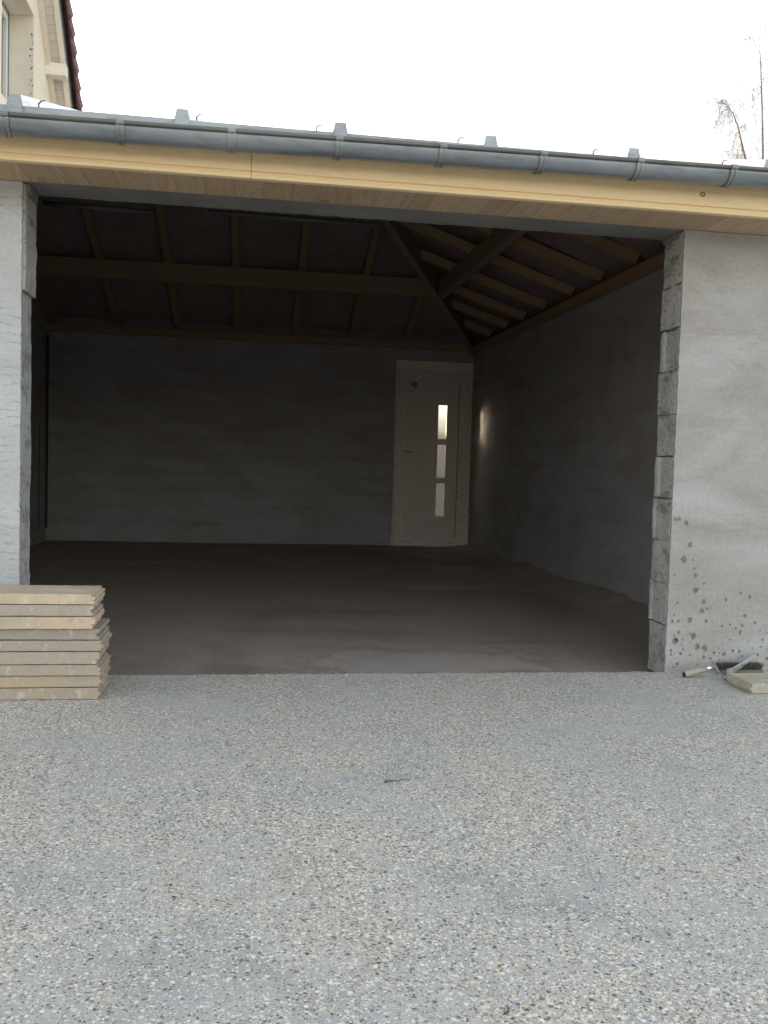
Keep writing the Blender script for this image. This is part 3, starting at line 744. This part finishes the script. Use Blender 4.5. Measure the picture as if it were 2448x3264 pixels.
for i, (ex, fy, col, kd, lab) in enumerate(info):
    bm = NB(); t = zsl[i+1]-zsl[i]-.0006
    plank_mesh(bm, 1.95, t, 0, .248, kd, i*3.3)
    o = _o('concrete_plank', bm, M['plank']); o.location = (ex, fy, zsl[i]+.0008); o.rotation_euler = (0, 0, R((-.3, .5, -.4, .2, .4, -.5, .6, .1, -.25)[i]))
    o.color = (*col, 1); tag(o, lab, 'plank', 'concrete planks stacked on the driveway')
bm = NB(); plank_mesh(bm, 1.6, .0445, 0, .205, 0, 77)
for v in bm.verts: v.co.x *= -1
o = _o('concrete_plank', bm, M['plank']); o.location = (3.093, -.428, .001); o.color = (.48, .45, .34, 1)
tag(o, 'single beige concrete plank lying flat on the drive at the right wall', 'plank')

# ---------------------------------------------------------------- trowel leaning by the plank
TR = thing('trowel', 'bricklaying trowel with worn wooden handle lying against the plank, blade up', 'trowel', (3.0, -.12, 0))
def tobj(name, bm, mat, **kw):
    for v in bm.verts: v.co -= Vector((3.0, -.12, 0))
    return _o(name, bm, mat, TR, **kw)
k = NM('worn_wooden_handle'); a = k.noise(30, 3, .6); b = k.noise(9, 2)
M['hand'] = k.done(k.mix(k.ramp(b, (.45, 0.), (.60, .8)), k.ramp(a, (.3, (.36, .32, .26)), (.7, (.46, .43, .38))), (.17, .095, .06)), .75, k.bump(a, .2, .002))
hp0, hp1 = Vector((2.935, -.125, .014)), Vector((3.062, -.125, .046)); hd = hp1-hp0
bm = NB(); tube(bm, [hp0+hd*t for t in (.0, .02, .06, .2, .45, .7, .85, 1)], [.006, .011, .0135, .0145, .0155, .0145, .0125, .011], 14); tobj('handle', bm, M['hand'], smooth=True)
bm = NB(); tube(bm, [hp0-hd*.035, hp0-hd*.01, hp0+hd*.03], [.005, .010, .0135], 12); tobj('end_cap', bm, M['black'], smooth=True)
M['steel'] = plain('scratched_steel', (.30, .315, .32), .45, .6, var=.25, sc=40)
M['steel2'] = plain('bright_ferrule', (.80, .80, .78), .22, .9, var=.1)
bm = NB(); tube(bm, [hp0+hd*.86, hp0+hd*1.02], [.0145, .0120], 14); tobj('ferrule', bm, M['steel2'], smooth=True)
bm = NB(); tube(bm, [hp0+hd*.98, hp0+hd*1.12, hp0+hd*1.2+Vector((.003, -.002, -.003)), Vector((3.088, -.15, .036)), Vector((3.100, -.178, .012)), Vector((3.108, -.190, .006)), Vector((3.118, -.175, .012))], [.006, .0052, .005, .005, .005, .005, .004], 10)
tobj('tang', bm, M['steel'], smooth=True)
bm = NB()
B0 = [Vector((3.106, -.200, .004)), Vector((3.130, -.150, .045)), Vector((3.165, -.140, .050)), Vector((3.345, -.028, .090)), Vector((3.352, -.028, .078)), Vector((3.16, -.17, .036))]
nn = Vector((.004, .010, .012)).normalized()*.0016
A = [bm.verts.new(p) for p in B0]; Bq = [bm.verts.new(p-nn) for p in B0]
ctr = sum(B0, Vector())/6; c1 = bm.verts.new(ctr); c2 = bm.verts.new(ctr-nn)
for i in range(6):
    j = (i+1) % 6; bm.faces.new((A[i], A[j], c1)); bm.faces.new((Bq[j], Bq[i], c2)); bm.faces.new((A[i], Bq[i], Bq[j], A[j]))
tobj('blade', bm, M['steel'])

# ---------------------------------------------------------------- scrubbing brush standing upside down behind the plank
BR = thing('brush', 'upturned scrubbing brush with dark stiff bristles between the plank and wall', 'brush', (3.25, -.06, 0))
bm = NB(); rough_box(bm, -.105, .105, -.024, .024, 0, .024, (16, 4, 3), (.001, .001, .001), 20, 5); _o('stock', bm, plain('brush_wood', (.20, .17, .13), .8), BR)
bm = NB(); rb = random.Random(3)
for i in range(1100):
    x = rb.uniform(-.100, .100); y = rb.uniform(-.021, .021); h = .030+rb.uniform(-.004, .004)
    dx, dy = x*.10+rb.gauss(0, .004), y*.25+rb.gauss(0, .003)
    tube(bm, [(x, y, .022), (x+dx*.4, y+dy*.4, .022+h*.55), (x+dx, y+dy, .022+h)], [.0009, .0008, .0004], 3, False)
k = NM('bristle'); M['bris'] = k.done(k.ramp(k.noise(150, 2), (.3, (.045, .042, .03)), (.7, (.17, .16, .12))), .8)
_o('bristles', bm, M['bris'], BR)

# ---------------------------------------------------------------- little things lying about
def twig(name, pts, r, label, cat='twig', mat=None):
    o = Vector(pts[0]); bm = NB(); tube(bm, [Vector(p)-o for p in pts], [r*(1-.6*i/(len(pts)-1)) for i in range(len(pts))], 6)
    t = _o(name, bm, mat or M['bark2'], smooth=True); t.location = o; tag(t, label, cat)
M['blocker_wood'] = plain('blocker_timber', (.20, .19, .165), .8)  # only for the added sun-blocking fence
M['bark2'] = plain('twig_bark', (.09, .065, .045), .9)
twig('twig', [(1.352, -1.392, .004), (1.372, -1.386, .006), (1.395, -1.384, .004), (1.416, -1.372, .006), (1.43, -1.375, .004)], .0019, 'short dark twig lying in the middle of the driveway')
def gp(u, v, z=.003):
    d = fwd+r2*((u-1224)/2887.6)-u2*((v-1632)/2887.6); c = Vector((0.93, -3.9721, 0.9345)); t = (z-c.z)/d.z; return tuple(c+d*t)
# (ground spots of these bits, worked out once from the photograph)
twig('twig', [gp(1105, 2740), gp(1125, 2748), gp(1150, 2756)], .0007, 'hair-thin curved twig on the driveway left of the centre')
twig('twig', [gp(1606, 3232), gp(1618, 3226), gp(1622, 3214), gp(1616, 3208), (gp(1614, 3203))], .0018, 'small curled brown twig near the front edge of the driveway')
twig('twig', [gp(2350, 2735), gp(2362, 2745)], .0018, 'tiny black twig on the driveway at the right')
bm = NB(); rough_box(bm, -.017, .017, -.012, .012, 0, .022, (4, 3, 3), (.0015, .0015, .0015), 60, 1)
o = _o('concrete_offcut', bm, M['block_light']); o.location = (1.851, .10, ZF+.004); tag(o, 'small pale square concrete offcut on the garage floor by the threshold', 'rubble')
# crumbs of mortar along the foot of the walls and the threshold
bm = NB(); rc = random.Random(11)
for i in range(420):
    if rc.random() < .5: x = rc.uniform(W-.02, 3.4); y = -abs(rc.gauss(0, .030))-.004
    else: x = rc.uniform(.3, W); y = -.012-abs(rc.gauss(0, .022))
    s = .001+rc.random()**5*.0045
    vs = bmesh.ops.create_icosphere(bm, subdivisions=1, radius=s, matrix=Matrix.Translation((x, y, s*.5)))['verts']
    for v in vs: v.co += noise.noise_vector(v.co*300)*s*.5
tag(_o('mortar_crumbs', bm, M['block']), 'crumbs of mortar along the threshold and the wall foot', 'crumbs', kind='stuff')

# ---------------------------------------------------------------- birch far behind on the right
TX, TY = 16.35, 22.0
TT = thing('birch_tree', 'tall leafless birch with drooping twigs far behind the garage roof', 'tree', (TX, TY, 0))
k = NM('birch_bark'); M['bark'] = k.done(k.ramp(k.noise(6, 3), (.4, (.17, .165, .165)), (.6, (.27, .26, .255))), .9)
rt_ = random.Random(21)
def seg(bm, p, q, r0, r1, wob=.03, n=8, sg=6):
    pts = []; L_ = (q-p).length
    for i in range(n+1):
        t = i/n; v = p.lerp(q, t)
        if 0 < i < n: v = v+Vector((rt_.gauss(0, wob), rt_.gauss(0, wob), 0))*L_*.12
        pts.append(v)
    tube(bm, pts, [r0+(r1-r0)*i/n for i in range(n+1)], sg, False); return pts
bmT, bmC = NB(), NB()
o0 = Vector((TX, TY, 0)); loc = lambda x, z, y=TY: Vector((x, y, z))-o0
st = [loc(16.35, 0), loc(16.36, 5), loc(16.28, 9), loc(16.22, 10.8), loc(16.13, 12.0), loc(16.04, 13.0), loc(15.95, 13.9), loc(15.93, 15.0)]
tube(bmT, st, [.16, .11, .06, .042, .034, .022, .010, .005], 8)
def droop(bm, p, L_, r):
    d = Vector((rt_.gauss(0, .35), rt_.gauss(0, .35), .1)); pts = [p]
    n = 9
    for i in range(n):
        d = d*.82+Vector((rt_.gauss(0, .05), rt_.gauss(0, .05), -.22)); pts.append(pts[-1]+d.normalized()*L_/n)
    tube(bm, pts, [r*(1-.7*i/n) for i in range(n+1)], 4, False)
    for q in pts[2::2]:
        e = q+Vector((rt_.gauss(0, .08), rt_.gauss(0, .08), rt_.gauss(-.03, .06))); tube(bm, [q, e], [r*.7, r*.5], 3, False)
def branch(bm, p, d, L_, r, lev):
    pts = [p]; n = 9; d = d.normalized()
    for i in range(n):
        d = (d+Vector((rt_.gauss(0, .10), rt_.gauss(0, .10), rt_.gauss(-.02, .05)))).normalized(); pts.append(pts[-1]+d*L_/n)
    tube(bm, pts, [r*(1-.75*i/n) for i in range(n+1)], 5, False)
    for i in range(2, n+1):
        if lev > 0 and rt_.random() < .5: branch(bm, pts[i], d+Vector((rt_.gauss(0, .8), rt_.gauss(0, .8), rt_.gauss(0, .4))), L_*.45, r*.42, lev-1)
        if rt_.random() < .55: droop(bm, pts[i], rt_.uniform(.4, 1.1), .0036)
for i in range(19):
    z_ = 6.5+i*.42; t = 0
    for a_, b_ in zip(st, st[1:]):
        if a_.z <= z_ <= b_.z: p = a_.lerp(b_, (z_-a_.z)/(b_.z-a_.z))
    an = i*2.4; branch(bmC, p, Vector((math.cos(an), math.sin(an), 1.1)), max(.6, (14.6-z_)*.32), .012 if z_ < 10 else .007, 1)
lf = [loc(16.3, 8.2), loc(16.0, 9.6), loc(15.72, 10.35), loc(15.58, 10.75), loc(15.40, 11.35), loc(15.22, 11.75), loc(15.0, 12.0), loc(14.78, 12.1)]
tube(bmT, lf, [.05, .045, .04, .036, .030, .020, .012, .006], 7)
for i, p in enumerate(lf[1:]):
    for q in range(2): branch(bmC, p, Vector((rt_.gauss(-.3, .9), rt_.gauss(0, .7), rt_.uniform(-.1, .7))), rt_.uniform(.4, .9), .009, 1)
    for q in range(2): droop(bmC, p+Vector((rt_.gauss(0, .15), rt_.gauss(0, .15), 0)), rt_.uniform(.6, 1.5), .0038)
for i in range(16):                            # low thicket of side shoots just over the roof line
    p = loc(16.3-rt_.random()*1.7, 9.0+rt_.random()*.5); branch(bmC, p, Vector((rt_.gauss(-.2, .6), rt_.gauss(0, .5), 1.0)), rt_.uniform(.6, 1.5), .008, 1)
    tube(bmC, [loc(16.3, 7.6), p.lerp(loc(16.3, 7.6), .4)+Vector((-.1, 0, 0)), p], [.012, .010, .008], 4, False)
_o('trunk', bmT, M['bark'], TT, smooth=True); _o('crown', bmC, M['bark'], TT)

# unseen fence added behind the garage to keep sun off the lower slits
FN = thing('sun_blocker_fence', 'unseen timber fence added to block sun from the lower slits of the back door', 'fence', (1.2, 9.3, -.07))
for k in range(7):
    bm = NB(); box(bm, -4.2+k*1.4-.045, -4.2+k*1.4+.045, .03, .12, 0, 1.90); _o('blocker_post', bm, M['blocker_wood'], FN)
bm = NB(); rf_ = random.Random(4)
for k in range(15): box(bm, -4.25, 4.25, .0, .028, .02+k*.122, .02+k*.122+.118)
_o('blocker_boards', bm, M['blocker_wood'], FN)
